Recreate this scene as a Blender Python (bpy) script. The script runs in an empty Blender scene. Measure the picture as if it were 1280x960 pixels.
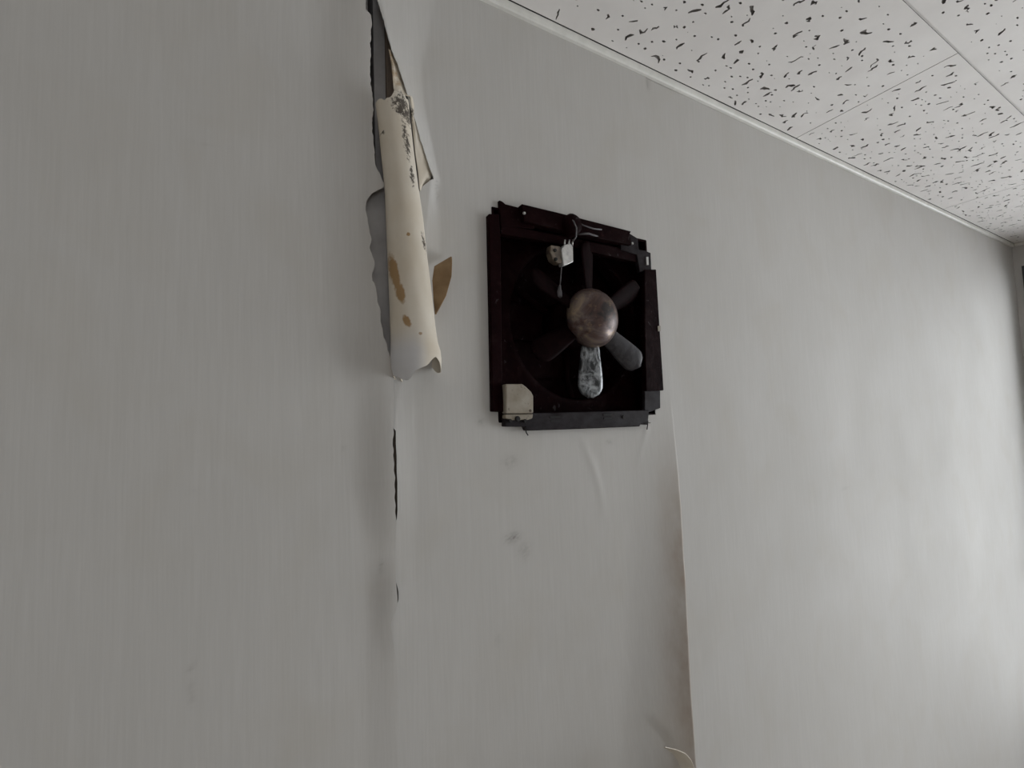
import bpy, bmesh, math, random
import numpy as np
from mathutils import Vector, Matrix, noise
from mathutils.geometry import delaunay_2d_cdt

random.seed(7)
rng = np.random.RandomState(7)
S = bpy.context.scene
COL = S.collection

# ------------------------------------------------------------------ camera
D = 0.60                       # camera distance from the papered wall
EYE = Vector((0.0, -D, 1.74))
YAW, PITCH, ROLL, FPX = 0.5156, 0.0616, -0.0354, 560.0
fw = Vector((math.sin(YAW)*math.cos(PITCH), math.cos(YAW)*math.cos(PITCH), math.sin(PITCH)))
r0 = Vector((math.cos(YAW), -math.sin(YAW), 0.0))
u0 = r0.cross(fw)
RT = math.cos(ROLL)*r0 + math.sin(ROLL)*u0
UP = -math.sin(ROLL)*r0 + math.cos(ROLL)*u0
cam_d = bpy.data.cameras.new('camera')
cam = bpy.data.objects.new('camera', cam_d)
COL.objects.link(cam)
m = Matrix((RT, UP, -fw)).transposed().to_4x4()
m.translation = EYE
cam.matrix_world = m
cam_d.sensor_fit = 'HORIZONTAL'
cam_d.sensor_width = 36.0
cam_d.lens = 36.0*FPX/1280.0
cam_d.clip_start = 0.01
S.camera = cam

# ------------------------------------------------------------------ light
world = bpy.data.worlds.new('overcast_sky')
S.world = world
world.use_nodes = True
wn = world.node_tree
bg = wn.nodes['Background']
bg.inputs['Color'].default_value = (0.93, 0.97, 1.0, 1)
bg.inputs['Strength'].default_value = 6.0
S.view_settings.view_transform = 'Standard'
S.view_settings.look = 'None'
S.view_settings.exposure = 0.0
S.view_settings.gamma = 1.0
S.view_settings.use_curve_mapping = False
S.cycles.max_bounces = 10
S.cycles.diffuse_bounces = 7
S.cycles.sample_clamp_indirect = 4.0
S.cycles.use_denoising = True

# room extents
XL, XR = -1.9, 2.93
YF = -3.0
ZC = 2.4065
W1 = (-1.95, -0.055, 0.30, 2.27)      # right-hand window: y0, y1, z0, z1
W2 = (-1.0, -0.3, 1.0, 1.8)            # window behind the camera: x0, x1, z0, z1

def portal(loc, rot, sx, sy):
    l = bpy.data.lights.new('window_portal', 'AREA')
    l.shape = 'RECTANGLE'; l.size = sx; l.size_y = sy
    l.cycles.is_portal = True
    o = bpy.data.objects.new('window_portal', l)
    o.location = loc; o.rotation_euler = rot
    COL.objects.link(o)
portal((XR+0.10, (W1[0]+W1[1])/2, (W1[2]+W1[3])/2), (0, math.radians(90), 0), W1[3]-W1[2], W1[1]-W1[0])
portal(((W2[0]+W2[1])/2, YF-0.16, (W2[2]+W2[3])/2), (math.radians(90), 0, 0), W2[1]-W2[0], W2[3]-W2[2])

# ------------------------------------------------------------------ helpers
def at(px, py, Y=0.0):
    """point where the line of sight through photo pixel (px,py) meets the plane y=Y"""
    d = RT*((px-640)/FPX) - UP*((py-480)/FPX) + fw
    return EYE + d*((Y-EYE.y)/d.y)

def tag(o, label=None, cat=None, group=None, kind=None):
    if label: o['label'] = label
    if cat: o['category'] = cat
    if group: o['group'] = group
    if kind: o['kind'] = kind
    return o

def mesh(name, verts, faces, mat, parent=None, smooth=False, base=None):
    off = Vector((0, 0, 0))
    p = parent
    while p is not None:
        off += p.location; p = p.parent
    if base is not None and parent is None:
        off = Vector(base)
    me = bpy.data.meshes.new(name)
    me.from_pydata([tuple(Vector(v)-off) for v in verts], [], faces)
    me.update()
    o = bpy.data.objects.new(name, me)
    if mat: me.materials.append(mat)
    if smooth:
        me.polygons.foreach_set('use_smooth', [True]*len(me.polygons))
    COL.objects.link(o)
    if parent is not None: o.parent = parent
    elif base is not None: o.location = base
    return o

def paper_edge(o, th):
    sd = o.modifiers.new('paper', 'SOLIDIFY'); sd.thickness = th; sd.offset = 0
    es = o.modifiers.new('crisp_edge', 'EDGE_SPLIT'); es.split_angle = math.radians(50)

def fixn(o):
    bm = bmesh.new(); bm.from_mesh(o.data)
    bmesh.ops.recalc_face_normals(bm, faces=bm.faces)
    bm.to_mesh(o.data); bm.free()
    return o

def bevel(o, w, seg=2):
    md = o.modifiers.new('bevel', 'BEVEL'); md.width = w; md.segments = seg
    md.limit_method = 'ANGLE'; md.angle_limit = math.radians(40)
    return o

def box(name, x0, x1, y0, y1, z0, z1, mat, parent=None, bev=0, base=None):
    v = [(x, y, z) for x in (x0, x1) for y in (y0, y1) for z in (z0, z1)]
    f = [(0,1,3,2),(4,6,7,5),(0,4,5,1),(2,3,7,6),(0,2,6,4),(1,5,7,3)]
    o = fixn(mesh(name, v, f, mat, parent, base=base))
    if bev: bevel(o, bev)
    return o

def boxes(name, L, mat, parent=None, bev=0):
    v, f = [], []
    for (x0, x1, y0, y1, z0, z1) in L:
        n = len(v)
        v += [(x, y, z) for x in (x0, x1) for y in (y0, y1) for z in (z0, z1)]
        f += [tuple(n+i for i in q) for q in ((0,1,3,2),(4,6,7,5),(0,4,5,1),(2,3,7,6),(0,2,6,4),(1,5,7,3))]
    o = fixn(mesh(name, v, f, mat, parent))
    if bev: bevel(o, bev)
    return o

def prism(name, pts, Yf, Yb, mat, parent=None, bev=0):
    """pixel outline set at the depth Yf, extruded straight into the wall to Yb"""
    P = [at(x, y, Yf) for x, y in pts]
    n = len(P)
    v = [(p.x, Yf, p.z) for p in P] + [(p.x, Yb, p.z) for p in P]
    f = [tuple(range(n)), tuple(range(2*n-1, n-1, -1))]
    f += [(i, (i+1) % n, n+(i+1) % n, n+i) for i in range(n)]
    o = fixn(mesh(name, v, f, mat, parent))
    if bev: bevel(o, bev, 1)
    return o

def tube(name, pts, r, mat, parent=None, seg=8):
    cu_v, cu_f = [], []
    P = [Vector(p) for p in pts]
    rr = r if isinstance(r, (list, tuple)) else [r]*len(P)
    for i, p in enumerate(P):
        t = (P[min(i+1, len(P)-1)] - P[max(i-1, 0)]).normalized()
        a = t.cross(Vector((0.13, 1, 0.21))).normalized(); b = t.cross(a)
        for k in range(seg):
            an = 2*math.pi*k/seg
            cu_v.append(p + (a*math.cos(an)+b*math.sin(an))*rr[i])
    for i in range(len(P)-1):
        for k in range(seg):
            k2 = (k+1) % seg
            cu_f.append((i*seg+k, i*seg+k2, (i+1)*seg+k2, (i+1)*seg+k))
    cu_f.append(tuple(range(seg))); cu_f.append(tuple(range(len(P)*seg-1, (len(P)-1)*seg-1, -1)))
    return fixn(mesh(name, cu_v, cu_f, mat, parent, smooth=True))

# ------------------------------------------------------------------ materials
class N:
    """small node-graph builder"""
    def __init__(self, name):
        self.m = bpy.data.materials.new(name); self.m.use_nodes = True
        self.t = self.m.node_tree; self.b = self.t.nodes['Principled BSDF']
    def n(self, typ, **kw):
        x = self.t.nodes.new(typ)
        for k, v in kw.items(): setattr(x, k, v)
        return x
    def l(self, a, b): self.t.links.new(a, b)
    def coord(self, scale=(1, 1, 1)):
        g = self.n('ShaderNodeNewGeometry'); mp = self.n('ShaderNodeMapping')
        mp.inputs['Scale'].default_value = scale
        self.l(g.outputs['Position'], mp.inputs['Vector'])
        return mp.outputs[0]
    def noise(self, scale=(1, 1, 1), s=1.0, det=4, rough=0.55, dist=0.0):
        x = self.n('ShaderNodeTexNoise')
        x.inputs['Scale'].default_value = s; x.inputs['Detail'].default_value = det
        x.inputs['Roughness'].default_value = rough; x.inputs['Distortion'].default_value = dist
        self.l(self.coord(scale), x.inputs['Vector'])
        return x.outputs['Fac']
    def ramp(self, fac, stops):
        x = self.n('ShaderNodeValToRGB')
        e = x.color_ramp.elements
        while len(e) < len(stops): e.new(0.5)
        for q, (p, c) in zip(e, stops):
            q.position = p; q.color = (*c, 1) if len(c) == 3 else c
        self.l(fac, x.inputs['Fac']); return x.outputs['Color']
    def val(self, fac, a, b, lo, hi):
        x = self.n('ShaderNodeMapRange')
        for i, v in zip((1, 2, 3, 4), (a, b, lo, hi)): x.inputs[i].default_value = v
        self.l(fac, x.inputs[0]); return x.outputs[0]
    def mix(self, fac, a, b, mode='MIX'):
        x = self.n('ShaderNodeMix', data_type='RGBA', blend_type=mode)
        for sock, v in ((x.inputs[0], fac), (x.inputs[6], a), (x.inputs[7], b)):
            if hasattr(v, 'is_output'): self.l(v, sock)
            elif isinstance(v, (int, float)): sock.default_value = v
            else: sock.default_value = (*v, 1)
        return x.outputs[2]
    def math(self, op, a, b=None):
        x = self.n('ShaderNodeMath', operation=op)
        for i, v in enumerate((a, b)):
            if v is None: continue
            if hasattr(v, 'is_output'): self.l(v, x.inputs[i])
            else: x.inputs[i].default_value = v
        return x.outputs[0]
    def attr(self, name):
        x = self.n('ShaderNodeAttribute'); x.attribute_name = name
        return x.outputs['Fac']
    def bump(self, h, st, dist=0.001, prev=None):
        x = self.n('ShaderNodeBump'); x.inputs['Strength'].default_value = st
        x.inputs['Distance'].default_value = dist
        self.l(h, x.inputs['Height'])
        if prev is not None: self.l(prev, x.inputs['Normal'])
        return x.outputs[0]
    def fin(self, col=None, rough=None, metal=None, normal=None, spec=None):
        for k, v in (('Base Color', col), ('Roughness', rough), ('Metallic', metal), ('Normal', normal), ('Specular IOR Level', spec)):
            if v is None: continue
            s = self.b.inputs[k]
            if hasattr(v, 'is_output'): self.l(v, s)
            elif isinstance(v, (int, float)): s.default_value = v
            else: s.default_value = (*v, 1)
        return self.m

def wallpaper_material():
    k = N('wallpaper_vinyl')
    fine = k.noise((420, 420, 14), 1.0, 3, 0.6)           # vertical woven grain
    mid = k.noise((95, 95, 5), 1.0, 3, 0.6)
    cloud = k.noise((1, 1, 0.7), 5.0, 4, 0.55)
    warm = k.noise((1, 1, 0.8), 8.0, 3, 0.5, 0.6)
    c = k.mix(k.val(fine, 0.3, 0.7, 0, 1), (0.515, 0.500, 0.478), (0.555, 0.541, 0.521))
    c = k.mix(k.val(mid, 0.32, 0.68, 0.0, 0.30), c, (0.49, 0.477, 0.455))
    c = k.mix(k.val(cloud, 0.35, 0.7, 0.0, 0.30), c, (0.48, 0.463, 0.435))
    c = k.mix(k.val(warm, 0.5, 0.72, 0.0, 0.30), c, (0.47, 0.44, 0.39))
    dirt = k.attr('dirt')
    dn = k.noise((1, 1, 1), 160.0, 4, 0.7)
    c = k.mix(k.math('MULTIPLY', dirt, k.val(dn, 0.3, 0.6, 0.35, 1.0)), c, (0.10, 0.08, 0.07))
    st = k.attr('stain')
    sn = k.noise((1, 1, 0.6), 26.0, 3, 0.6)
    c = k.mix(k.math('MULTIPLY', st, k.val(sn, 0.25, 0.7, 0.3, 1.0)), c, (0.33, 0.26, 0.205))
    h = k.math('ADD', fine, k.math('MULTIPLY', mid, 0.7))
    nb = k.bump(h, 0.10, 0.0005)
    return k.fin(c, k.val(cloud, 0.3, 0.7, 0.74, 0.84), 0.0, nb, 0.5)

def grained(name, c1, c2, s=30, rough=0.7, bumpst=0.2, metal=0.0, scale=(1, 1, 1), lo=0.35, hi=0.65, spec=0.5):
    k = N(name)
    f = k.noise(scale, s, 5, 0.6)
    c = k.mix(k.val(f, lo, hi, 0, 1), c1, c2)
    g = k.noise(scale, s*6, 3, 0.6)
    return k.fin(c, rough, metal, k.bump(g, bumpst, 0.0008), spec)

M_paper = wallpaper_material()
M_board = grained('gypsum_board_face', (0.36, 0.34, 0.33), (0.47, 0.45, 0.44), 22, 0.85)
M_ply = grained('brown_backing_board', (0.17, 0.13, 0.10), (0.26, 0.20, 0.155), 14, 0.8, scale=(4, 4, 0.6))
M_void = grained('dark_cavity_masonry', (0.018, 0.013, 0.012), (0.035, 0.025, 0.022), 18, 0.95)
M_ceil = grained('ceiling_tile_face', (0.77, 0.745, 0.725), (0.82, 0.80, 0.78), 9, 0.9, 0.15)
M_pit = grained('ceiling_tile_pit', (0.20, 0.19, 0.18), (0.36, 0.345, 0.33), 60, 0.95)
M_slab = grained('ceiling_slab', (0.03, 0.028, 0.026), (0.05, 0.045, 0.04), 9, 0.9)
M_trim = grained('painted_trim', (0.68, 0.67, 0.63), (0.76, 0.75, 0.71), 40, 0.45, 0.1)
M_wall = grained('plain_wall_paint', (0.50, 0.485, 0.465), (0.56, 0.545, 0.525), 6, 0.8, 0.05)
M_floor = grained('floor_linoleum', (0.36, 0.31, 0.26), (0.44, 0.38, 0.32), 6, 0.5, 0.05)
M_alu = grained('dark_window_frame', (0.045, 0.045, 0.048), (0.07, 0.07, 0.072), 30, 0.45, 0.05)

def glass():
    m = bpy.data.materials.new('window_glass'); m.use_nodes = True
    t = m.node_tree; t.nodes.clear()
    o = t.nodes.new('ShaderNodeOutputMaterial'); mx = t.nodes.new('ShaderNodeMixShader')
    a = t.nodes.new('ShaderNodeBsdfTransparent'); b = t.nodes.new('ShaderNodeBsdfGlossy')
    b.inputs['Roughness'].default_value = 0.02
    fr = t.nodes.new('ShaderNodeFresnel'); fr.inputs['IOR'].default_value = 1.3
    t.links.new(fr.outputs[0], mx.inputs[0]); t.links.new(a.outputs[0], mx.inputs[1])
    t.links.new(b.outputs[0], mx.inputs[2]); t.links.new(mx.outputs[0], o.inputs[0])
    return m
M_glass = glass()

def grime():
    k = N('greasy_dark_enamel')
    f = k.noise((1, 1, 1), 34.0, 5, 0.65, 0.5)
    c = k.ramp(f, [(0.3, (0.004, 0.0006, 0.0009)), (0.55, (0.008, 0.0011, 0.0016)), (0.74, (0.014, 0.006, 0.006))])
    sc = k.noise((1, 1, 1), 90.0, 3, 0.6)
    sp = k.noise((1, 1, 0.7), 58.0, 4, 0.6, 1.5)
    c = k.mix(k.val(sp, 0.64, 0.74, 0, 0.8), c, (0.055, 0.047, 0.05))
    return k.fin(c, k.val(f, 0.3, 0.7, 0.75, 0.5), 0.0, k.bump(sc, 0.5, 0.002), 0.04)
M_grime = grime()
M_flange = grained('grimy_steel_flange', (0.006, 0.002, 0.003), (0.030, 0.027, 0.030), 26, 0.55, 0.4, scale=(1, 1, 1.5), lo=0.38, hi=0.7, spec=0.12)

def spinner():
    k = N('rusty_spinner_metal')
    f = k.noise((1, 1, 1), 19.0, 5, 0.66, 0.9)
    g = k.noise((1, 1, 1), 80.0, 4, 0.6)
    c = k.ramp(f, [(0.36, (0.010, 0.004, 0.004)), (0.45, (0.075, 0.038, 0.030)), (0.54, (0.13, 0.098, 0.095)), (0.68, (0.30, 0.23, 0.16))])
    c = k.mix(k.val(g, 0.58, 0.72, 0, 0.6), c, (0.34, 0.23, 0.13))
    return k.fin(c, k.val(f, 0.35, 0.6, 0.5, 0.30), k.val(f, 0.4, 0.55, 0.05, 0.5), k.bump(g, 0.2, 0.001))
M_spin = spinner()

def blade_mat(name, lo, hi, rough, metal=0.35, spec=0.5):
    k = N(name)
    f = k.noise((1.6, 1.6, 1), 38.0, 5, 0.65, 1.2)
    c = k.mix(k.val(f, 0.42, 0.62, 0, 1), lo, hi)
    return k.fin(c, rough, metal, k.bump(f, 0.3, 0.001), spec)
M_blade_wiped = blade_mat('wiped_blade_metal', (0.035, 0.037, 0.040), (0.42, 0.44, 0.46), 0.4)
M_blade_grey = blade_mat('dusty_blade_metal', (0.035, 0.033, 0.036), (0.07, 0.067, 0.073), 0.5, 0.1, 0.3)
M_blade_dark = blade_mat('greasy_blade_metal', (0.004, 0.0008, 0.001), (0.008, 0.002, 0.0025), 0.7, 0.0, 0.04)

def box_cover():
    k = N('yellowed_plastic_cover')
    f = k.noise((1, 1, 1), 40.0, 4, 0.6)
    g = k.noise((1, 1, 1), 150.0, 3, 0.6)
    c = k.mix(k.val(f, 0.35, 0.7, 0, 1), (0.34, 0.305, 0.25), (0.23, 0.195, 0.145))
    c = k.mix(k.val(g, 0.62, 0.72, 0, 0.8), c, (0.07, 0.045, 0.035))
    return k.fin(c, 0.5, 0.0, k.bump(g, 0.1, 0.001))
M_cover = box_cover()
M_tin = grained('bare_tin_bracket', (0.42, 0.41, 0.40), (0.66, 0.65, 0.63), 60, 0.38, 0.15, metal=0.4)
M_umber = grained('dirty_tin_bracket', (0.06, 0.045, 0.035), (0.20, 0.16, 0.12), 90, 0.5, 0.3, metal=0.2)
M_wire = grained('grey_wire_sheath', (0.05, 0.045, 0.05), (0.12, 0.11, 0.115), 60, 0.5)
M_black = grained('black_rubber', (0.004, 0.003, 0.003), (0.010, 0.008, 0.008), 40, 0.8)

def curl_mat():
    k = N('cream_paper_back')
    f = k.noise((1, 1, 0.5), 22.0, 4, 0.55)
    c = k.mix(k.val(f, 0.3, 0.7, 0, 1), (0.66, 0.61, 0.53), (0.58, 0.51, 0.41))
    wn_ = k.noise((1, 1, 1), 130.0, 4, 0.7)
    st = k.attr('stain')
    c = k.mix(k.val(k.math('ADD', st, k.math('MULTIPLY', k.math('SUBTRACT', wn_, 0.5), 0.5)), 0.42, 0.6, 0, 1), c, (0.33, 0.21, 0.10))
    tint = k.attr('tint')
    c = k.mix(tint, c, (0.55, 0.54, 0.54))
    dk = k.attr('dirt')
    mold = k.noise((1, 1, 1), 210.0, 4, 0.7)
    c = k.mix(k.val(k.math('ADD', dk, k.math('MULTIPLY', k.math('SUBTRACT', mold, 0.5), 1.9)), 0.70, 0.98, 0, 0.92), c, (0.035, 0.026, 0.02))
    g = k.noise((1, 1, 1), 300.0, 3, 0.6)
    return k.fin(c, 0.62, 0.0, k.bump(g, 0.12, 0.0006), 0.3)
M_curl = curl_mat()
M_kraft = grained('brown_kraft_paper', (0.22, 0.135, 0.065), (0.30, 0.20, 0.105), 40, 0.75, 0.15)

# ------------------------------------------------------------------ structure
box('floor', XL, XR, YF, 0.2, -0.05, 0, M_floor)['kind'] = 'structure'

# fan opening in the wall
FX0, FX1 = at(619, 400).x, at(812, 400).x
FZ0, FZ1 = at(720, 523).z, at(690, 276).z

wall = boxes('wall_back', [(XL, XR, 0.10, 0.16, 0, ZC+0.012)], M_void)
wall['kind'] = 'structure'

def frange(a, b, s):
    n = max(1, int(round((b-a)/s)))
    return [a+(b-a)*i/n for i in range(n+1)]

def board(name, x0, x1, mat, y0=0.012, y1=0.05, hole=False):
    if not hole:
        L = [(x0, x1, y0, y1, 0, ZC)]
    else:
        L = [(x0, FX0, y0, y1, 0, ZC), (FX1, x1, y0, y1, 0, ZC), (FX0, FX1, y0, y1, 0, FZ0), (FX0, FX1, y0, y1, FZ1, ZC)]
    return boxes(name, L, mat, wall)
# plasterboards behind the paper; the joint between them is what the tear lays bare
board('wallboard', XL, at(460.5, 60, 0.012).x, M_board)
board('joint_batten', at(467, 60, 0.022).x, at(481, 60, 0.022).x, M_board, 0.022, 0.06)
board('joint_batten', at(482.3, 60, 0.019).x, at(497, 60, 0.019).x, M_ply, 0.019, 0.06)
board('wallboard', at(499, 60, 0.012).x, 1.03, M_board, hole=True)
board('wallboard', 1.033, 1.943, M_board)
board('wallboard', 1.946, XR, M_board)

# ---- wallpaper strips
LIFT_L = 0.010
left_px = [(457,-40),(457,0),(456,11),(463.5,19),(465,32),(462.5,58),(464.5,68),(462,82),(463,108),(466,124),(465,158),(467,188),
    (469,204),(474,217),(481,231),(478,236),(466,241),(460,247),(457.5,258),(459,272),(462,290),(464.5,298),(462,308),(465,320),(468.5,327),(468,333),
    (465,341),(465.5,350),(470,357),(471,372),(475,388),(476,404),(480,420),(484,432),(487.5,445),(490,462),(493,476),(493,492),(492.5,520),
    (491.5,534),(492.4,542),(491,549),(490.6,556),(492,563),(491.2,570),(492.6,580),(491.8,588),(493.6,596),(492.6,606),(493.8,614),(493,622),(495,632),(494.2,639),(495.4,646),(496.5,653),(496,662),(495.5,690),
    (495,722),(496,735),(497.2,748),(497,760),(494,768),(491,775),(489.5,782),(492,800),(497,830),(499.5,900),(502,980)]
mid_px = [(467,-40),(471,2),(476,18),(482,40),(488.5,64),(491,70),(496,80),(502,98),(507.5,114),(513,136),(519.5,155),(526,178),(532,194),(537,210),
    (543.5,222),(538,225),(531,230),(525,238),(520,255),(517,275),(516,300),(516,380),(516,430),(505,460),(489,476),(487,490),(487,520),(489,532),(496.5,538),
    (496.5,556),(497.5,571),(497.5,590),(498.5,604),(498.5,620),(499,640),(498,652),(492,664),(490,690),(493,722),(497.5,731),(500.5,742),(500.5,754),(495,767),(488,782),(487,800),(491,830),(494,900),(496,980)]
def edge(pxs, Y):
    P = sorted(((at(x, y, Y).z, at(x, y, Y).x) for x, y in pxs))
    zs = np.array([p[0] for p in P]); xs = np.array([p[1] for p in P])
    return lambda z: float(np.interp(z, zs, xs))
eL0 = edge(left_px, -LIFT_L)
eM0 = edge(mid_px, -0.012)
ZT0, ZT1 = at(490, 440, -0.01).z, at(490, 225, -0.01).z
def jag(z, k):                      # small nibbles along the torn edges
    return 0.0017*noise.noise(Vector((z*130, k, 0)))+0.0009*noise.noise(Vector((z*420, k, 3)))
eL = lambda z: eL0(z)+(jag(z, 1.3) if z > ZT0 else 0.0)
eM = lambda z: eM0(z)+(0.6*jag(z, 8.1) if z > ZT1 else 0.0)
zpx = lambda y: at(490, y, -0.01).z          # height of a photo row on the tear

def bell(z, prof):
    zs = [zpx(p[0]) for p in prof][::-1]; vs = [p[1] for p in prof][::-1]
    return float(np.interp(z, zs, vs))
def sm(t):
    t = min(1, max(0, t)); return t*t*(3-2*t)

# dirt marks on the paper: pixel centre, radius (px, px), strength
MARKS = [(641,672,8,6,.8),(654,688,7,10,.42),(638,577,9,8,.38),(600,527,5,5,.45),(182,13,5,3,.6),(241,614,3,4,.3),(240,840,1.6,30,.6),(476,708,3,7,.4),
         (760,552,4,3,.35),(622,800,4,8,.16),(808.5,101,1.7,8,1.0),(430,560,3,3,.3),(250,180,14,2,.14),(545,240,2,16,.5),(690,500,5,4,.3),(1058,610,3,2,.35)]
MK = []
for (x, y, rx, ry, s) in MARKS:
    c = at(x, y); a = at(x+rx, y); b = at(x, y+ry)
    MK.append((c.x, c.z, abs(a.x-c.x)+1e-4, abs(b.z-c.z)+1e-4, s))
CREASE = [at(x, y) for x, y in ((724,543),(731,562),(740,582),(747,606),(751,628),(753,655))]
CREASE = [(c.x, c.z) for c in CREASE]
CREASE2 = [at(x, y) for x, y in ((806,536),(800,560),(790,600))]
CREASE2 = [(c.x, c.z) for c in CREASE2]
def seg_d(x, z, L):
    best = (9, 0)
    for i in range(len(L)-1):
        (x0, z0), (x1, z1) = L[i], L[i+1]
        dx, dz = x1-x0, z1-z0
        t = max(0, min(1, ((x-x0)*dx+(z-z0)*dz)/(dx*dx+dz*dz)))
        d = math.hypot(x-x0-t*dx, z-z0-t*dz)
        if d < best[0]: best = (d, (i+t)/(len(L)-1), (x-x0)*dz-(z-z0)*dx)
    return best

SEAM_PX = [(804,30),(808,95),(823,290),(838,490),(843,540),(848,590),(852,640),(855,690),(858.5,740),(862,800),(866,870),(870,920),(873,960),(876,1010)]
def seam_lift(z):                  # how far the loose right edge of the middle strip stands off the wall
    z0, z1 = 1.80, 1.09
    t = (z0-z)/(z0-z1)
    return 0.0004 + 0.072*min(1.2, t)**1.25 if t > 0 else 0.0004
_p = []
for x, y in SEAM_PX:
    z = at(x, y).z
    for _ in range(4): z = at(x, y, -seam_lift(z)).z
    q = at(x, y, -seam_lift(z)); _p.append((q.z, q.x))
_p.sort()
eS = lambda z, a=np.array([p[0] for p in _p]), b=np.array([p[1] for p in _p]): float(np.interp(z, a, b))

eLs = edge([(460,-40),(464,100),(468,200),(474,330),(482,420),(491,490),(493,560),(496,660),(496,750),(497,830),(502,980)], -LIFT_L)
eMs = edge([(466,-40),(490,68),(519,155),(540,218),(536,270),(524,330),(518,430),(500,490),(495,540),(497,660),(497,760),(497,830),(502,980)], -0.012)
def off_left(x, z):
    d = max(0, eLs(z)-x)
    L = bell(z, [(-40,.009),(230,.010),(420,.010),(490,.006),(540,.009),(600,.011),(655,.006),(690,.003),(740,.008),(775,.006),(830,.0028),(980,.0022)])
    w = bell(z, [(-40,.075),(420,.075),(500,.05),(600,.055),(690,.04),(760,.04),(980,.05)])
    return -L*(sm(1-d/w)**1.1)
def off_mid(x, z):
    y = 0.0
    d = max(0, x-eMs(z))
    L = bell(z, [(-40,.014),(60,.014),(150,.013),(215,.010),(260,.005),(420,.003),(500,.002),(540,.004),(600,.0045),(655,.002),(690,.0012),(760,.0012),(830,0.0),(980,0.0)])
    w = bell(z, [(-40,.10),(20,.070),(60,.05),(110,.032),(180,.020),(225,.014),(300,.03),(980,.03)])
    y -= L*max(0, 1-d/w)**1.25
    ds = eS(z)-x
    y -= seam_lift(z)*(0.62*max(0, 1-ds/0.125)**1.7+0.38*max(0, 1-ds/0.40)**1.35)
    if ds < 0.0045 and z < 1.78: y += 0.35*seam_lift(z)*((0.0045-ds)/0.0045)**2*0.25
    if 1.5 < z < 1.76:
        b = seg_d(x, z, CREASE)
        if b[0] < 0.03:
            fade = math.sin(math.pi*min(1, max(0, b[1]*0.93+0.07)))
            y -= 0.0010*fade*math.exp(-(b[0]/0.007)**2)*(1 if b[2] > 0 else 1)
        b = seg_d(x, z, CREASE2)
        if b[0] < 0.03: y -= 0.0008*(1-b[1])*math.exp(-(b[0]/0.006)**2)
    return y
def off_right(x, z):
    return 0.0

def strip(fl, fr, off, cols, thick, hole=False, stain=None):
    rows = frange(0.0, 0.95, 0.095) + frange(0.96, 2.36, 0.0026) + frange(2.365, ZC, 0.01)
    V, F, dirt, stn = [], [], [], []
    nc = len(cols)
    for z in rows:
        a, b = fl(z), fr(z)
        for c in cols:
            x = a+(b-a)*c
            y = off(x, z)
            y += 0.0007*noise.noise(Vector((x*7, z*4, 1.7))) - 0.0007
            V.append((x, y, z))
            dv = 0.0
            for (mx, mz, rx, rz, s) in MK:
                if abs(x-mx) < 2*rx and abs(z-mz) < 2*rz:
                    q = ((x-mx)/rx)**2+((z-mz)/rz)**2
                    dv = max(dv, s*max(0.0, math.exp(-q*0.9)*(0.6+0.8*noise.noise(Vector((x*400, z*400, 3))))))
            dirt.append(dv)
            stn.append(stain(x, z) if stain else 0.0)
    for i in range(len(rows)-1):
        for j in range(nc-1):
            if hole:
                cx = (V[i*nc+j][0]+V[(i+1)*nc+j+1][0])/2; cz = (rows[i]+rows[i+1])/2
                if FX0+0.001 < cx < FX1-0.001 and FZ0+0.001 < cz < FZ1-0.001: continue
            F.append((i*nc+j, i*nc+j+1, (i+1)*nc+j+1, (i+1)*nc+j))
    o = mesh('wallpaper_strip', V, F, M_paper, wall, smooth=True)
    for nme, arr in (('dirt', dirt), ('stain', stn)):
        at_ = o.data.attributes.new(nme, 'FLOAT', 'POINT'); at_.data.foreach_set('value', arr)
    if thick: paper_edge(o, thick)
    return o

left_cols = [0, .25, .42, .55] + [0.55+0.45*(1-(1-t)**1.6) for t in frange(0, 1, 1/60)][1:]
mid_cols = [0.30*t**1.5 for t in frange(0, 1, 1/50)] + [0.3+0.42*t for t in frange(0, 1, 1/55)][1:] + [0.72+0.28*(1-(1-t)**1.5) for t in frange(0, 1, 1/45)][1:]
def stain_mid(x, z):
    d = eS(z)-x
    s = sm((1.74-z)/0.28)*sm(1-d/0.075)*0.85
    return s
def stain_left(x, z):
    d = eL(z)-x
    return 0.07*sm(1-d/0.06)
strip(lambda z: -0.39, eL, off_left, left_cols, 0.0008, stain=stain_left)
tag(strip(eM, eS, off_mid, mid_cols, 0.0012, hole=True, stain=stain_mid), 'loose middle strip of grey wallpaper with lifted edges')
SEAM0 = 0.672
strip(lambda z: SEAM0-0.012, lambda z: 1.257, lambda x, z: 0.0011*sm((0.80-x)/0.08), frange(0, 1, 1/40), False)
strip(lambda z: -0.94, lambda z: -0.39, lambda x, z: 0.0, frange(0, 1, 1/6), False)
strip(lambda z: XL, lambda z: -0.94, lambda x, z: 0.0, frange(0, 1, 1/6), False)
for a, b in ((1.257, 1.807), (1.807, 2.357), (2.357, XR)):
    strip(lambda z: a, lambda z: b, lambda x, z: 0.0, frange(0, 1, 1/20), False)

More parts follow.
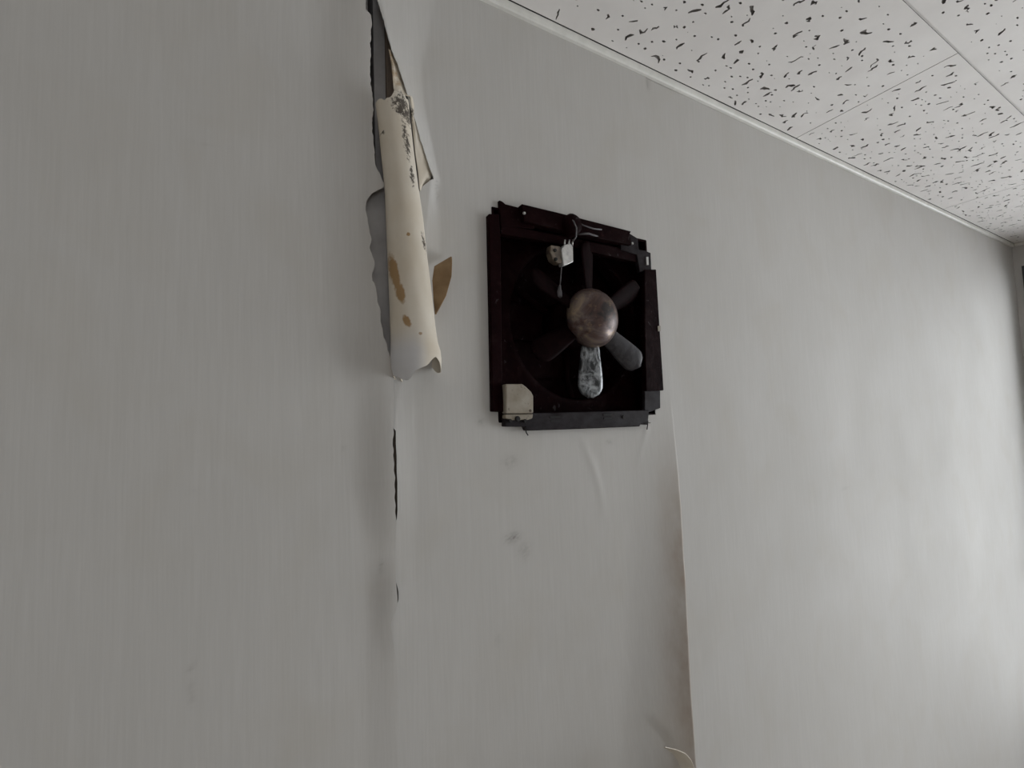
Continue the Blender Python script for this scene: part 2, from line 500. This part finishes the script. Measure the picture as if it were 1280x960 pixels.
# ---- other walls with their window openings
ZW = ZC+0.012
def wall_x(name, x0, x1, W):
    y0, y1, z0, z1 = W
    o = boxes(name, [(x0, x1, YF, y0, 0, ZW), (x0, x1, y1, 0.16, 0, ZW), (x0, x1, y0, y1, 0, z0), (x0, x1, y0, y1, z1, ZW)], M_wall)
    o['kind'] = 'structure'; return o
wall_x('wall_right', XR, XR+0.08, W1)
box('wall_left', XL-0.1, XL, YF, 0.16, 0, ZW, M_wall)['kind'] = 'structure'
x0, x1, z0, z1 = W2
o = boxes('wall_front', [(XL-0.1, x0, YF-0.14, YF, 0, ZW), (x1, XR+0.08, YF-0.14, YF, 0, ZW), (x0, x1, YF-0.14, YF, 0, z0), (x0, x1, YF-0.14, YF, z1, ZW)], M_wall)
o['kind'] = 'structure'

# dark framed window hard against the far end of the papered wall
y0, y1, z0, z1 = W1
ym = (y0+y1)/2
w = boxes('window_1', [(XR-0.006, XR+0.075, y0-0.03, y0+0.03, z0-0.03, z1+0.03), (XR-0.006, XR+0.075, y1-0.03, y1+0.03, z0-0.03, z1+0.03),
    (XR-0.006, XR+0.075, y0+0.03, y1-0.03, z0-0.03, z0+0.03), (XR-0.006, XR+0.075, y0+0.03, y1-0.03, z1-0.03, z1+0.03)], M_alu)
w['kind'] = 'structure'
box('window_mullion', XR+0.02, XR+0.07, ym-0.02, ym+0.02, z0+0.03, z1-0.03, M_alu, w)
for a, b in ((y0+0.03, ym-0.02), (ym+0.02, y1-0.03)):
    box('pane', XR+0.044, XR+0.048, a, b, z0+0.03, z1-0.03, M_glass, w)
x0, x1, z0, z1 = W2
xm = (x0+x1)/2
w = boxes('window_2', [(x0-0.03, x0+0.03, YF-0.10, YF+0.012, z0-0.03, z1+0.03), (x1-0.03, x1+0.03, YF-0.10, YF+0.012, z0-0.03, z1+0.03),
    (x0+0.03, x1-0.03, YF-0.10, YF+0.012, z0-0.03, z0+0.03), (x0+0.03, x1-0.03, YF-0.10, YF+0.012, z1-0.03, z1+0.03)], M_alu)
w['kind'] = 'structure'
box('window_mullion', xm-0.02, xm+0.02, YF-0.07, YF-0.02, z0+0.03, z1-0.03, M_alu, w)
for a, b in ((x0+0.03, xm-0.02), (xm+0.02, x1-0.03)):
    box('pane', a, b, YF-0.048, YF-0.044, z0+0.03, z1-0.03, M_glass, w)

# ---- ceiling: fissured tiles, each with its pits cut in
ceil = box('ceiling', XL-0.1, XR+0.08, YF-0.14, 0.16, ZC+0.012, ZC+0.06, M_slab)
ceil['kind'] = 'structure'
def fissure(cx, cy, worm):
    pts = []
    if worm:
        n = random.choice((2, 3, 3, 4, 4)); L = random.uniform(0.005, 0.0085)
        a = math.radians(random.gauss(-35, 55))
        p = Vector((cx, cy)); line = [p.copy()]
        for i in range(n):
            a2 = a+random.gauss(0, 0.75)
            p = p+Vector((math.cos(a2), math.sin(a2)))*L*random.uniform(.6, 1.2); line.append(p.copy())
        wd = random.uniform(0.0018, 0.0034)
        l, r = [], []
        for i, q in enumerate(line):
            t = (line[min(i+1, n)]-line[max(i-1, 0)]).normalized(); nn = Vector((-t.y, t.x))
            h = wd*random.uniform(.55, 1.5)*(0.45 if i in (0, n) else 1)
            l.append(q+nn*h); r.append(q-nn*h*random.uniform(.6, 1.2))
        pts = r+l[::-1]
    else:
        k = random.choice((5, 6, 7)); rr = random.uniform(0.0010, 0.0032); a0 = random.uniform(0, 6)
        el = random.uniform(0.5, 1.0)
        for i in range(k):
            a = a0+2*math.pi*i/k
            q = rr*random.uniform(.7, 1.25)
            pts.append(Vector((cx+q*math.cos(a)*1.3, cy+q*math.sin(a)*el)))
    return pts
def tile(x0, x1, y0, y1, dense):
    g = 0.0011
    x0 += g*0.8; x1 -= g*0.8; y0 += g*1.6; y1 -= g*1.6
    th = 0.012
    V2 = [Vector(p) for p in ((x0, y0), (x1, y0), (x1, y1), (x0, y1))]; F2 = [[0, 1, 2, 3]]
    if dense:
        n = int((x1-x0)*(y1-y0)*1250)
        taken = []
        tries = 0
        while n > 0 and tries < 40000:
            tries += 1
            cx, cy = random.uniform(x0+.012, x1-.012), random.uniform(y0+.012, y1-.012)
            worm = random.random() < 0.5
            rad = 0.011 if worm else 0.0055
            if any((cx-a)**2+(cy-b)**2 < (rad+c)**2 for a, b, c in taken): continue
            f = fissure(cx, cy, worm)
            if any(not (x0+.002 < q.x < x1-.002 and y0+.002 < q.y < y1-.002) for q in f): continue
            taken.append((cx, cy, rad)); n -= 1
            F2.append(list(range(len(V2), len(V2)+len(f)))); V2 += f
    v, e, f, ov, oe, of = delaunay_2d_cdt(V2, [], F2, 1, 1e-6)
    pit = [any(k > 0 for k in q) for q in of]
    zt = ZC
    V, F, mi = [], [], []
    top, bot = {}, {}
    def gt(i):
        if i not in top: top[i] = len(V); V.append((v[i].x, v[i].y, zt))
        return top[i]
    def gb(i):
        if i not in bot: bot[i] = len(V); V.append((v[i].x, v[i].y, zt+0.004))
        return bot[i]
    em = {}
    for q, isp in zip(f, pit):
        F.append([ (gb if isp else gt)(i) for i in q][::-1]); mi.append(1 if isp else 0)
        for i in range(len(q)):
            a, b = q[i], q[(i+1) % len(q)]
            em.setdefault((min(a, b), max(a, b)), []).append((isp, a, b))
    for k, L in em.items():
        if len(L) == 2 and L[0][0] != L[1][0]:
            _, a, b = L[0] if L[0][0] else L[1]
            F.append([gt(a), gt(b), gb(b), gb(a)]); mi.append(1)
    n = len(V)
    V += [(x0, y0, zt), (x1, y0, zt), (x1, y1, zt), (x0, y1, zt), (x0, y0, zt+th), (x1, y0, zt+th), (x1, y1, zt+th), (x0, y1, zt+th)]
    for i in range(4):
        F.append([n+i, n+4+i, n+4+(i+1) % 4, n+(i+1) % 4]); mi.append(1)
    o = mesh('ceiling_tile', V, F, M_ceil, ceil)
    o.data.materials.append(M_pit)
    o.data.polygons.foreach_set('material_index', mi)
    return o
TA, TL, ROW0, ROWH = 1.187, 0.937, -0.3158, 0.46
for r in range(6):
    box('joint_strip', XL, XR, ROW0-ROWH*r-0.006, ROW0-ROWH*r+0.006, ZC+0.0022, ZC+0.012, M_ceil, ceil)
for k in range(-4, 2):
    a, b = max(XL, TA+TL*k), min(XR, TA+TL*(k+1))
    tile(a, b, ROW0, -0.010, k >= -1)
for r in range(6):
    y1 = ROW0-ROWH*r; y0 = max(YF, y1-ROWH)
    for k in range(-4, 3):
        a = max(XL, TA+TL*(k-0.5*((r+1) % 2))); b = min(XR, TA+TL*(k+1-0.5*((r+1) % 2)))
        if b-a < 0.02: continue
        tile(a, b, y0, y1, r == 0 and k >= 0)

# thin painted bead along the wall and ceiling joint
bead = [(-0.0005, -0.014), (-0.006, -0.0135), (-0.0085, -0.011), (-0.0095, -0.006), (-0.0095, -0.0005), (-0.0005, -0.0005)]
V, F = [], []
xs = frange(XL, XR, 0.05)
for x in xs:
    for (y, z) in bead:
        j = 0.0007*noise.noise(Vector((x*6, y*100, 2)))
        V.append((x, y-0.0006+(j if y < -.001 else 0), ZC+z+(j if z < -.001 else 0)))
n = len(bead)
for i in range(len(xs)-1):
    for k in range(n):
        F.append((i*n+k, i*n+(k+1) % n, (i+1)*n+(k+1) % n, (i+1)*n+k))
fixn(mesh('trim_1', V, F, M_trim))['kind'] = 'structure'
box('trim_2', XR-0.010, XR-0.0005, YF, -0.011, ZC-0.014, ZC-0.0005, M_trim, bev=0.003)['kind'] = 'structure'

# ------------------------------------------------------------------ ventilation fan
c = at(746, 396, -0.02)
fan = bpy.data.objects.new('ventilation_fan', None)
fan.location = (c.x, 0.0, FZ0-0.01); COL.objects.link(fan)
tag(fan, 'grimy dark exhaust fan without its cover set in the papered wall', 'fan')
# casing: five sheets lining the wall opening
t = 0.003
boxes('casing', [(FX0-0.001, FX0+t, -0.002, 0.095, FZ0, FZ1), (FX1-t, FX1+0.001, -0.002, 0.095, FZ0, FZ1),
    (FX0, FX1, -0.002, 0.095, FZ0-0.001, FZ0+t), (FX0, FX1, -0.002, 0.095, FZ1-t, FZ1+0.001), (FX0, FX1, 0.090, 0.095, FZ0, FZ1)], M_grime, fan)
# orifice plate with a round, rolled opening
HX, HZ = c.x, c.z
seg = 64; R0 = 0.138
V, F = [], []
for i in range(seg):
    a = 2*math.pi*i/seg; cx, cz = math.cos(a), math.sin(a)
    # square border point on the same ray
    k = min((((FX1-HX) if cx > 0 else (FX0-HX))/cx) if abs(cx) > 1e-6 else 9, (((FZ1-HZ) if cz > 0 else (FZ0-HZ))/cz) if abs(cz) > 1e-6 else 9)
    for (rr, y) in ((k, 0.034), (min(k, R0+0.010), 0.034), (min(k, R0+0.003), 0.031), (min(k-0.0005, R0), 0.036), (min(k-0.0005, R0), 0.060)):
        V.append((HX+cx*rr, y, HZ+cz*rr))
for i in range(seg):
    j = (i+1) % seg
    for k in range(4):
        F.append((i*5+k, j*5+k, j*5+k+1, i*5+k+1))
fixn(mesh('orifice_plate', V, F, M_grime, fan, smooth=True))
# mounting flanges around the opening
FY = -0.011
prism('flange', [(611,267),(624,267.5),(626,300),(628,480),(631,515),(616,514.5)], FY, 0.0, M_grime, fan, 0.0012)
prism('flange', [(652,254.5),(700,266),(789.5,289),(787.5,292),(790,306),(720,292),(655,276)], -0.016, -0.001, M_grime, fan, 0.0012)
prism('flange', [(806,337),(820.5,336.5),(825,410),(830,488),(808,489),(806,410)], FY, 0.0, M_grime, fan, 0.0012)
prism('flange', [(632,517),(700,515.5),(812,512.5),(810,531),(801,530),(800,533),(730,536),(659,538.5),(657,533.5),(631.5,533.5)], -0.013, 0.0, M_flange, fan, 0.0012)
# notched corner tabs
prism('corner_tab', [(624,250),(628,251.5),(632,255),(652,260),(668,266),(668,286),(626,282)], -0.007, 0.0, M_grime, fan, 0.0008)
prism('corner_tab', [(776,291),(787,291.5),(797.5,298),(799,312),(807.5,313.5),(813.5,316),(814.5,338),(800,340),(796,318),(776,312)], -0.008, 0.0, M_flange, fan, 0.0008)
prism('corner_tab', [(806,486),(825.5,488),(825.7,510),(814,514.5),(806,516)], -0.007, 0.0, M_flange, fan, 0.0008)
prism('corner_tab', [(617,506),(636,500),(640,533),(631.5,533),(629,522),(624,514.5),(617,514.5)], -0.006, 0.0, M_grime, fan, 0.0008)
# inner lip on the top rail
prism('top_rail', [(626,280),(700,294),(805,316),(806,330),(700,305),(626,292)], -0.006, 0.006, M_grime, fan, 0.001)
# slots and screws on the lower flange
for (x, y, w_, h_) in ((694,521.5,13,2.2),(694,526.5,11,2),(760,518.5,11,2.2),(760,523,10,1.8)):
    prism('slot', [(x-w_/2,y-h_/2),(x+w_/2,y-h_/2-.3),(x+w_/2,y+h_/2-.3),(x-w_/2,y+h_/2)], -0.0138, -0.0125, M_black, fan)
def disc(name, px, py, r, Y0, Y1, mat, parent, k=14):
    q = at(px, py, Y0); V = []
    for Y, rr in ((Y0, r*0.8), (Y0+(Y1-Y0)*0.3, r), (Y1, r)):
        V += [(q.x+rr*math.cos(2*math.pi*i/k), Y, q.z+rr*math.sin(2*math.pi*i/k)) for i in range(k)]
    F = [tuple(range(k)), tuple(range(3*k-1, 2*k-1, -1))]
    for l in range(2):
        F += [(l*k+i, l*k+(i+1) % k, (l+1)*k+(i+1) % k, (l+1)*k+i) for i in range(k)]
    return fixn(mesh(name, V, F, mat, parent))
disc('screw', 780, 521, 0.0032, -0.0150, -0.0125, M_black, fan)
disc('screw', 656, 266, 0.0022, -0.0180, -0.015, M_tin, fan)
disc('screw', 791, 304, 0.0026, -0.0105, -0.007, M_tin, fan)
prism('clip', [(808,321),(810.5,321),(811,331),(808.5,331)], -0.010, -0.007, M_tin, fan)
prism('clip', [(822.5,407.5),(825.5,407),(825.8,414),(822.8,414)], -0.0125, -0.009, M_cover, fan)
# bent wire hooks under the flange
tube('hook', [at(656,531,-.010), at(657,536,-.012), at(658,541,-.012), at(660,544,-.010)], 0.0009, M_black, fan, 6)
tube('hook', [at(810,526,-.012), at(809.5,531,-.012), at(808.7,537,-.011)], 0.0010, M_black, fan, 6)
tube('hook', [at(805,529,-.013), at(810,528.5,-.013), at(813,528.5,-.011)], 0.0007, M_black, fan, 6)

# motor behind the blades, on a three-armed bracket
V, F = [], []
k = 32
prof = [(0.0, 0.030), (0.030, 0.030), (0.044, 0.036), (0.047, 0.045), (0.047, 0.078), (0.0, 0.078)]
for (r, y) in prof:
    V += [(HX+max(r, 1e-4)*math.cos(2*math.pi*i/k), y, HZ+max(r, 1e-4)*math.sin(2*math.pi*i/k)) for i in range(k)]
for l in range(len(prof)-1):
    F += [(l*k+i, l*k+(i+1) % k, (l+1)*k+(i+1) % k, (l+1)*k+i) for i in range(k)]
fixn(mesh('motor', V, F, M_grime, fan, smooth=True))
for a in (150, 270, 30):
    a = math.radians(a)
    tube('motor_arm', [(HX+0.04*math.cos(a), 0.070, HZ+0.04*math.sin(a)), (HX+0.10*math.cos(a), 0.072, HZ+0.10*math.sin(a)), (HX+0.135*math.cos(a), 0.060, HZ+0.135*math.sin(a))], 0.006, M_grime, fan)
tube('shaft', [(HX, 0.04, HZ), (HX, -0.012, HZ)], 0.006, M_grime, fan, 12)

# spinner cap
hub = at(746, 396, -0.022)
RH = 0.0515
prof = [(0.001, -0.0385), (0.10, -0.0383), (0.25, -0.0372), (0.42, -0.0345), (0.58, -0.0305), (0.73, -0.0250), (0.86, -0.0180), (0.95, -0.0105), (0.99, -0.0045), (1.0, 0.0), (0.985, 0.004), (0.93, 0.004), (0.90, 0.0)]
k = 48
V, F = [], []
for (r, y) in prof:
    V += [(hub.x+RH*r*math.cos(2*math.pi*i/k), y-0.008, hub.z+RH*r*math.sin(2*math.pi*i/k)) for i in range(k)]
for l in range(len(prof)-1):
    F += [(l*k+i, l*k+(i+1) % k, (l+1)*k+(i+1) % k, (l+1)*k+i) for i in range(k)]
F.append(tuple(range(k)))
tag(fixn(mesh('spinner_cap', V, F, M_spin, fan, smooth=True)), 'rusty domed metal spinner cap')

# blades: one paddle pointing along +z, copied round the hub
def blade_mesh():
    V, F = [], []
    nr, nw = 18, 10
    for i in range(nr+1):
        t = i/nr
        r = 0.036+0.100*t
        hw = 0.0150+0.0065*sm(t/0.8)
        if t > 0.78: hw *= math.sqrt(max(0.0, 1-((t-0.78)/0.225)**2))
        tw = math.radians(30-8*t)
        for j in range(nw+1):
            s = -1+2*j/nw
            xx = s*hw; yy = -0.004*(1-s*s)
            V.append((xx*math.cos(tw)-yy*math.sin(tw)+0.0, xx*math.sin(tw)+yy*math.cos(tw), r))
    for i in range(nr):
        for j in range(nw):
            a = i*(nw+1)+j
            F.append((a, a+1, a+nw+2, a+nw+1))
    me = bpy.data.meshes.new('fan_blade'); me.from_pydata(V, [], F); me.update()
    me.polygons.foreach_set('use_smooth', [True]*len(me.polygons))
    me.materials.append(M_blade_dark)
    return me
bme = blade_mesh()
def add_blade(deg, mat, label=None):
    b = bpy.data.objects.new('blade', bme); COL.objects.link(b); b.parent = fan
    b.location = Vector((hub.x, -0.004, hub.z))-fan.location
    b.rotation_euler = (0, math.radians(deg), 0)
    b.material_slots[0].link = 'OBJECT'; b.material_slots[0].material = mat
    sd = b.modifiers.new('sheet', 'SOLIDIFY'); sd.thickness = 0.0012; sd.offset = 0
    if label: b['label'] = label
for deg, mat, lab in ((183, M_blade_wiped, 'pale fan blade with its grime wiped off'), (126, M_blade_grey, 'dusty grey fan blade'), (60, M_blade_dark, None), (0, M_blade_dark, None), (300, M_blade_dark, None), (240, M_blade_dark, None)):
    add_blade(deg, mat, lab)

# terminal box with a clipped corner, low on the left
tb = prism('terminal_cover', [(632.5,480),(653,480),(658,483.5),(664.5,490),(667,495),(667,516.5),(632.8,517)], -0.020, -0.006, M_cover, fan, 0.0015)
tag(tb, 'yellowed plastic terminal cover with a clipped corner')
prism('terminal_base', [(632,518),(666.5,517.3),(665.8,523),(660,525),(640,525.3),(632,523)], -0.017, -0.006, M_cover, tb, 0.001)
disc('terminal_screw', 648, 523.5, 0.0042, -0.0205, -0.016, M_black, tb)
disc('terminal_screw', 638.5, 526, 0.0030, -0.0185, -0.013, M_black, tb)
disc('terminal_screw', 657, 526, 0.0030, -0.0185, -0.013, M_black, tb)
disc('terminal_screw', 663.5, 513.5, 0.0022, -0.0210, -0.019, M_umber, tb)

# pull switch hanging from the top rail
sw = prism('switch_bracket', [(702,311.5),(706,306),(713,304),(716.5,308),(717,327),(711,330),(704.5,331.5)], -0.018, -0.004, M_tin, fan, 0.001)
tag(sw, 'bright tin bracket of the pull switch')
prism('switch_body', [(689,306),(701,308),(703,329),(697,328.5),(691,324),(688,315)], -0.016, -0.002, M_umber, sw, 0.001)
disc('switch_terminal', 694.5, 312.5, 0.0030, -0.0185, -0.015, M_black, sw)
disc('switch_terminal', 695.5, 323.5, 0.0030, -0.0185, -0.015, M_black, sw)
for x in (705.5, 711, 715.5):
    tube('switch_lug', [at(x,307,-.014), at(x+.3,303,-.016), at(x+.8,300,-.014)], 0.0014, M_tin, sw, 6)
q = at(712, 283, -0.012)
V, F = [], []
k = 20
for (y, r) in ((-0.028, 0.004), (-0.027, 0.014), (-0.022, 0.018), (-0.006, 0.018)):
    V += [(q.x+r*math.cos(2*math.pi*i/k), y, q.z+r*math.sin(2*math.pi*i/k)) for i in range(k)]
F = [tuple(range(k))]
for l in range(3):
    F += [(l*k+i, l*k+(i+1) % k, (l+1)*k+(i+1) % k, (l+1)*k+i) for i in range(k)]
fixn(mesh('capacitor', V, F, M_grime, fan, smooth=True))
tube('cable', [at(712,272,-.024), at(717,277,-.028), at(720.5,285,-.028), at(720,296,-.024), at(716,302,-.018)], 0.0014, M_wire, fan)
tube('cable', [at(721,277,-.020), at(730,282,-.022), at(742,286,-.022), at(752,287,-.020)], 0.0013, M_wire, fan)
tube('cable', [at(722,293,-.014), at(736,292,-.018), at(748,296,-.014), at(760,299,-.010)], 0.0018, M_wire, fan)
tube('pull_rod', [at(702,331,-.012), at(701,345,-.011), at(700,356,-.010)], 0.0011, M_wire, fan, 6)
tube('pull_knob', [at(700,356,-.010), at(699.3,361,-.010), at(699,366,-.010), at(699,371,-.010), at(699,373,-.010)], [0.0015, 0.0030, 0.0046, 0.0050, 0.0025], M_wire, fan, 10)
# shutter blades of the outlet behind the orifice
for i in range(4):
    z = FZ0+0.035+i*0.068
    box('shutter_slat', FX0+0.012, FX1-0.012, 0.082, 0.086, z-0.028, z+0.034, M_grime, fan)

# ------------------------------------------------------------------ curled wallpaper and torn layers
def attrs(o, **kw):
    for n_, arr in kw.items():
        a = o.data.attributes.new(n_, 'FLOAT', 'POINT'); a.data.foreach_set('value', arr)

# the long curl: left and right outline in the photo, row by row
CY = -0.017
rowsL = [(118,471),(128,470),(150,473),(190,477),(230,481.5),(280,483.5),(330,485.5),(380,488),(430,489),(450,489),(462,490.5),(470,493),(480,496)]
rowsR = [(118,508),(128,510),(150,511.5),(190,516),(230,521.5),(280,528),(310,531.5),(340,535),(380,539.5),(410,543),(430,546),(440,549),(450,550),(480,549)]
def interp(y, T): return float(np.interp(y, [t[0] for t in T], [t[1] for t in T]))
V, F, stn, dk, tint = [], [], [], [], []
NR, NA = 190, 76
A0, A1 = math.radians(-208), math.radians(150)       # sweep of the curl around its axis; -90 faces the room
cc = None
for i in range(NR+1):
    t = i/NR
    for j in range(NA+1):
        s = j/NA
        ang = A0+(A1-A0)*s
        # the ends are torn, so the last rows are warped along the angle
        fx = math.cos(ang)                            # -1 left .. 1 right
        ytop = 128 - 4.5*math.sin(fx*4+1.0) + 5*noise.noise(Vector((fx*5, 0.3, 0)))
        ybot = 462 + 15*math.exp(-((fx+0.72)/0.34)**2) - 13*math.exp(-((fx-0.55)/0.33)**2) + 6*math.exp(-((fx-1.0)/0.16)**2) + 1.3*noise.noise(Vector((fx*7, 2.3, 0)))
        y = ytop+(ybot-ytop)*t
        xl, xr = interp(y, rowsL), interp(y, rowsR)
        a, b = at(xl, y, CY), at(xr, y, CY)
        cx, R = (a.x+b.x)/2, (b.x-a.x)/2
        flare = 1.0
        spir = 1.0 if s < 0.62 else 1.0-0.22*sm((s-0.62)/0.38)
        wob = 1+0.025*noise.noise(Vector((fx*2, y*0.02, 5)))
        rr = R*spir*wob
        z = a.z+(b.z-a.z)*(fx+1)/2
        V.append((cx+rr*math.cos(ang), CY+0.86*rr*math.sin(ang), z))
        # photo position of this point on the facing side
        X = xl+(xr-xl)*(fx+1)/2
        front = math.sin(ang) < 0.1
        def blob(bx, by, rx, ry, sl=0.0):
            dx = (X-bx-sl*(y-by))/rx; dy = (y-by)/ry
            return max(0.0, 1-math.hypot(dx, dy)*0.6)
        sv = 0.0
        if front:
            for bl in ((490.5,346,4.6,30,.16),(496,370,5.0,16,.15),(502,405,4.6,9,.3),(517,421,2.8,2.6,0),(504,300,2.8,2.8,0),(525,309,1.0,3,.15)):
                sv = max(sv, blob(*bl))
        stn.append(sv)
        dv = 0.0
        if front:
            for bl in ((498,142,17,20,.2),(506,150,12,18,.1),(477,170,3,3,0),(503,185,6,34,.15),(510,225,4,20,.15),(525,307,4.5,17,.15)):
                dv = max(dv, blob(*bl))
        dk.append(min(1.0, dv*1.25))
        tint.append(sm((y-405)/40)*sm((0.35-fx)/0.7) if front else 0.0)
for i in range(NR):
    for j in range(NA):
        a = i*(NA+1)+j
        F.append((a, a+1, a+NA+2, a+NA+1))
base = at(515, 470, CY)
curl = mesh('wallpaper_curl', V, F, M_curl, smooth=True, base=base)
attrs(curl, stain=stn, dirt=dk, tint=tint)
paper_edge(curl, 0.0009)
tag(curl, 'long cream tube of curled wallpaper hanging in the torn seam', 'wallpaper curl')

def sheet(name, outline_l, outline_r, Yfun, mat, nr=60, nc=14, dirtf=None, stainf=None, th=0.0009, base=None, parent=None):
    """sheet between two pixel outlines [(y,x)], Yfun(u,t) gives its depth"""
    V, F, dk, st = [], [], [], []
    y0, y1 = outline_l[0][0], outline_l[-1][0]
    for i in range(nr+1):
        y = y0+(y1-y0)*i/nr
        for j in range(nc+1):
            u = j/nc
            X = interp(y, outline_l)*(1-u)+interp(y, outline_r)*u
            V.append(at(X, y, Yfun(u, i/nr)))
            dk.append(dirtf(X, y) if dirtf else 0.0); st.append(stainf(X, y) if stainf else 0.0)
    for i in range(nr):
        for j in range(nc):
            a = i*(nc+1)+j
            F.append((a, a+1, a+nc+2, a+nc+1))
    o = mesh(name, V, F, mat, parent, smooth=True, base=base)
    attrs(o, dirt=dk, stain=st, tint=[0.0]*len(V))
    paper_edge(o, th)
    return o
# crumbling paper layer bridging the curl and the strip beside it
def dirt_layer(X, y):
    d = 0.0
    for bx, by, rx, ry in ((502,147,13,13),(511,142,7,8),(506,170,4,12),(510,192,5,16),(516,222,3,14),(494,128,3,6)):
        d = max(d, 1-0.55*math.hypot((X-bx)/rx, (y-by)/ry))
    return max(0.0, min(1.0, d*1.5))
lay = sheet('torn_paper_layer', [(62,486),(80,489.5),(100,491),(112,492),(117,497),(121,512.5),(150,514.5),(190,519),(215,522.5),(238,525)], [(62,492),(80,499),(100,506),(112,510.5),(117,512.5),(121,516),(150,524),(200,539),(214,541),(224,538),(232,531),(238,526)],
    lambda u, t: -0.013+0.0095*u**1.5-0.004*math.sin(math.pi*u)*min(1, t*2.5)*(1-t)-0.002*noise.noise(Vector((u*3, t*8, 0))), M_curl, 90, 26, dirt_layer,
    lambda X, y: 0.5*sm((120-y)/16), base=at(525, 238, -0.013))
tag(lay, 'crumbling mould-speckled paper layer beside the top of the curl', 'torn paper')
# brown kraft flap standing out to the right of the curl
fl = sheet('kraft_flap', [(321,563.5),(326,555),(333,543),(350,540.5),(375,542),(393,544)], [(321,564.5),(326,565),(333,565),(345,564.5),(370,557.5),(393,545)],
    lambda u, t: -0.006-0.014*u, M_kraft, 24, 10, base=at(544, 393, -0.006))
tag(fl, 'pointed brown paper flap sticking out right of the curl', 'paper flap')
# pale scrap curling out from under the lifted strip edge, bottom of the photo
def yscrap(u, t): return -0.079-0.022*u-0.003*math.sin(math.pi*u)
sc = sheet('paper_scrap', [(934,829.5),(937,835),(942,841),(950,847),(962,852),(985,858)], [(934,832),(937,846),(942,857),(950,864),(962,869),(985,873)],
    yscrap, M_curl, 20, 10, base=at(868, 985, -0.09))
tag(sc, 'pale curled paper scrap under the lifted wallpaper edge', 'paper scrap')

# grey backing paper still glued to the board, left of the curl
bk = sheet('paper_backing', [(236,462),(246,452),(262,449),(300,452),(350,458),(400,468),(440,478),(474,490)], [(236,492),(262,494),(300,496),(350,499),(400,502),(440,503),(474,500)],
    lambda u, t: 0.0095-0.002*u+0.0015*noise.noise(Vector((u*4, t*9, 7))), M_board, 60, 12, parent=wall)
tag(bk, 'bare grey paper backing left of the curl')
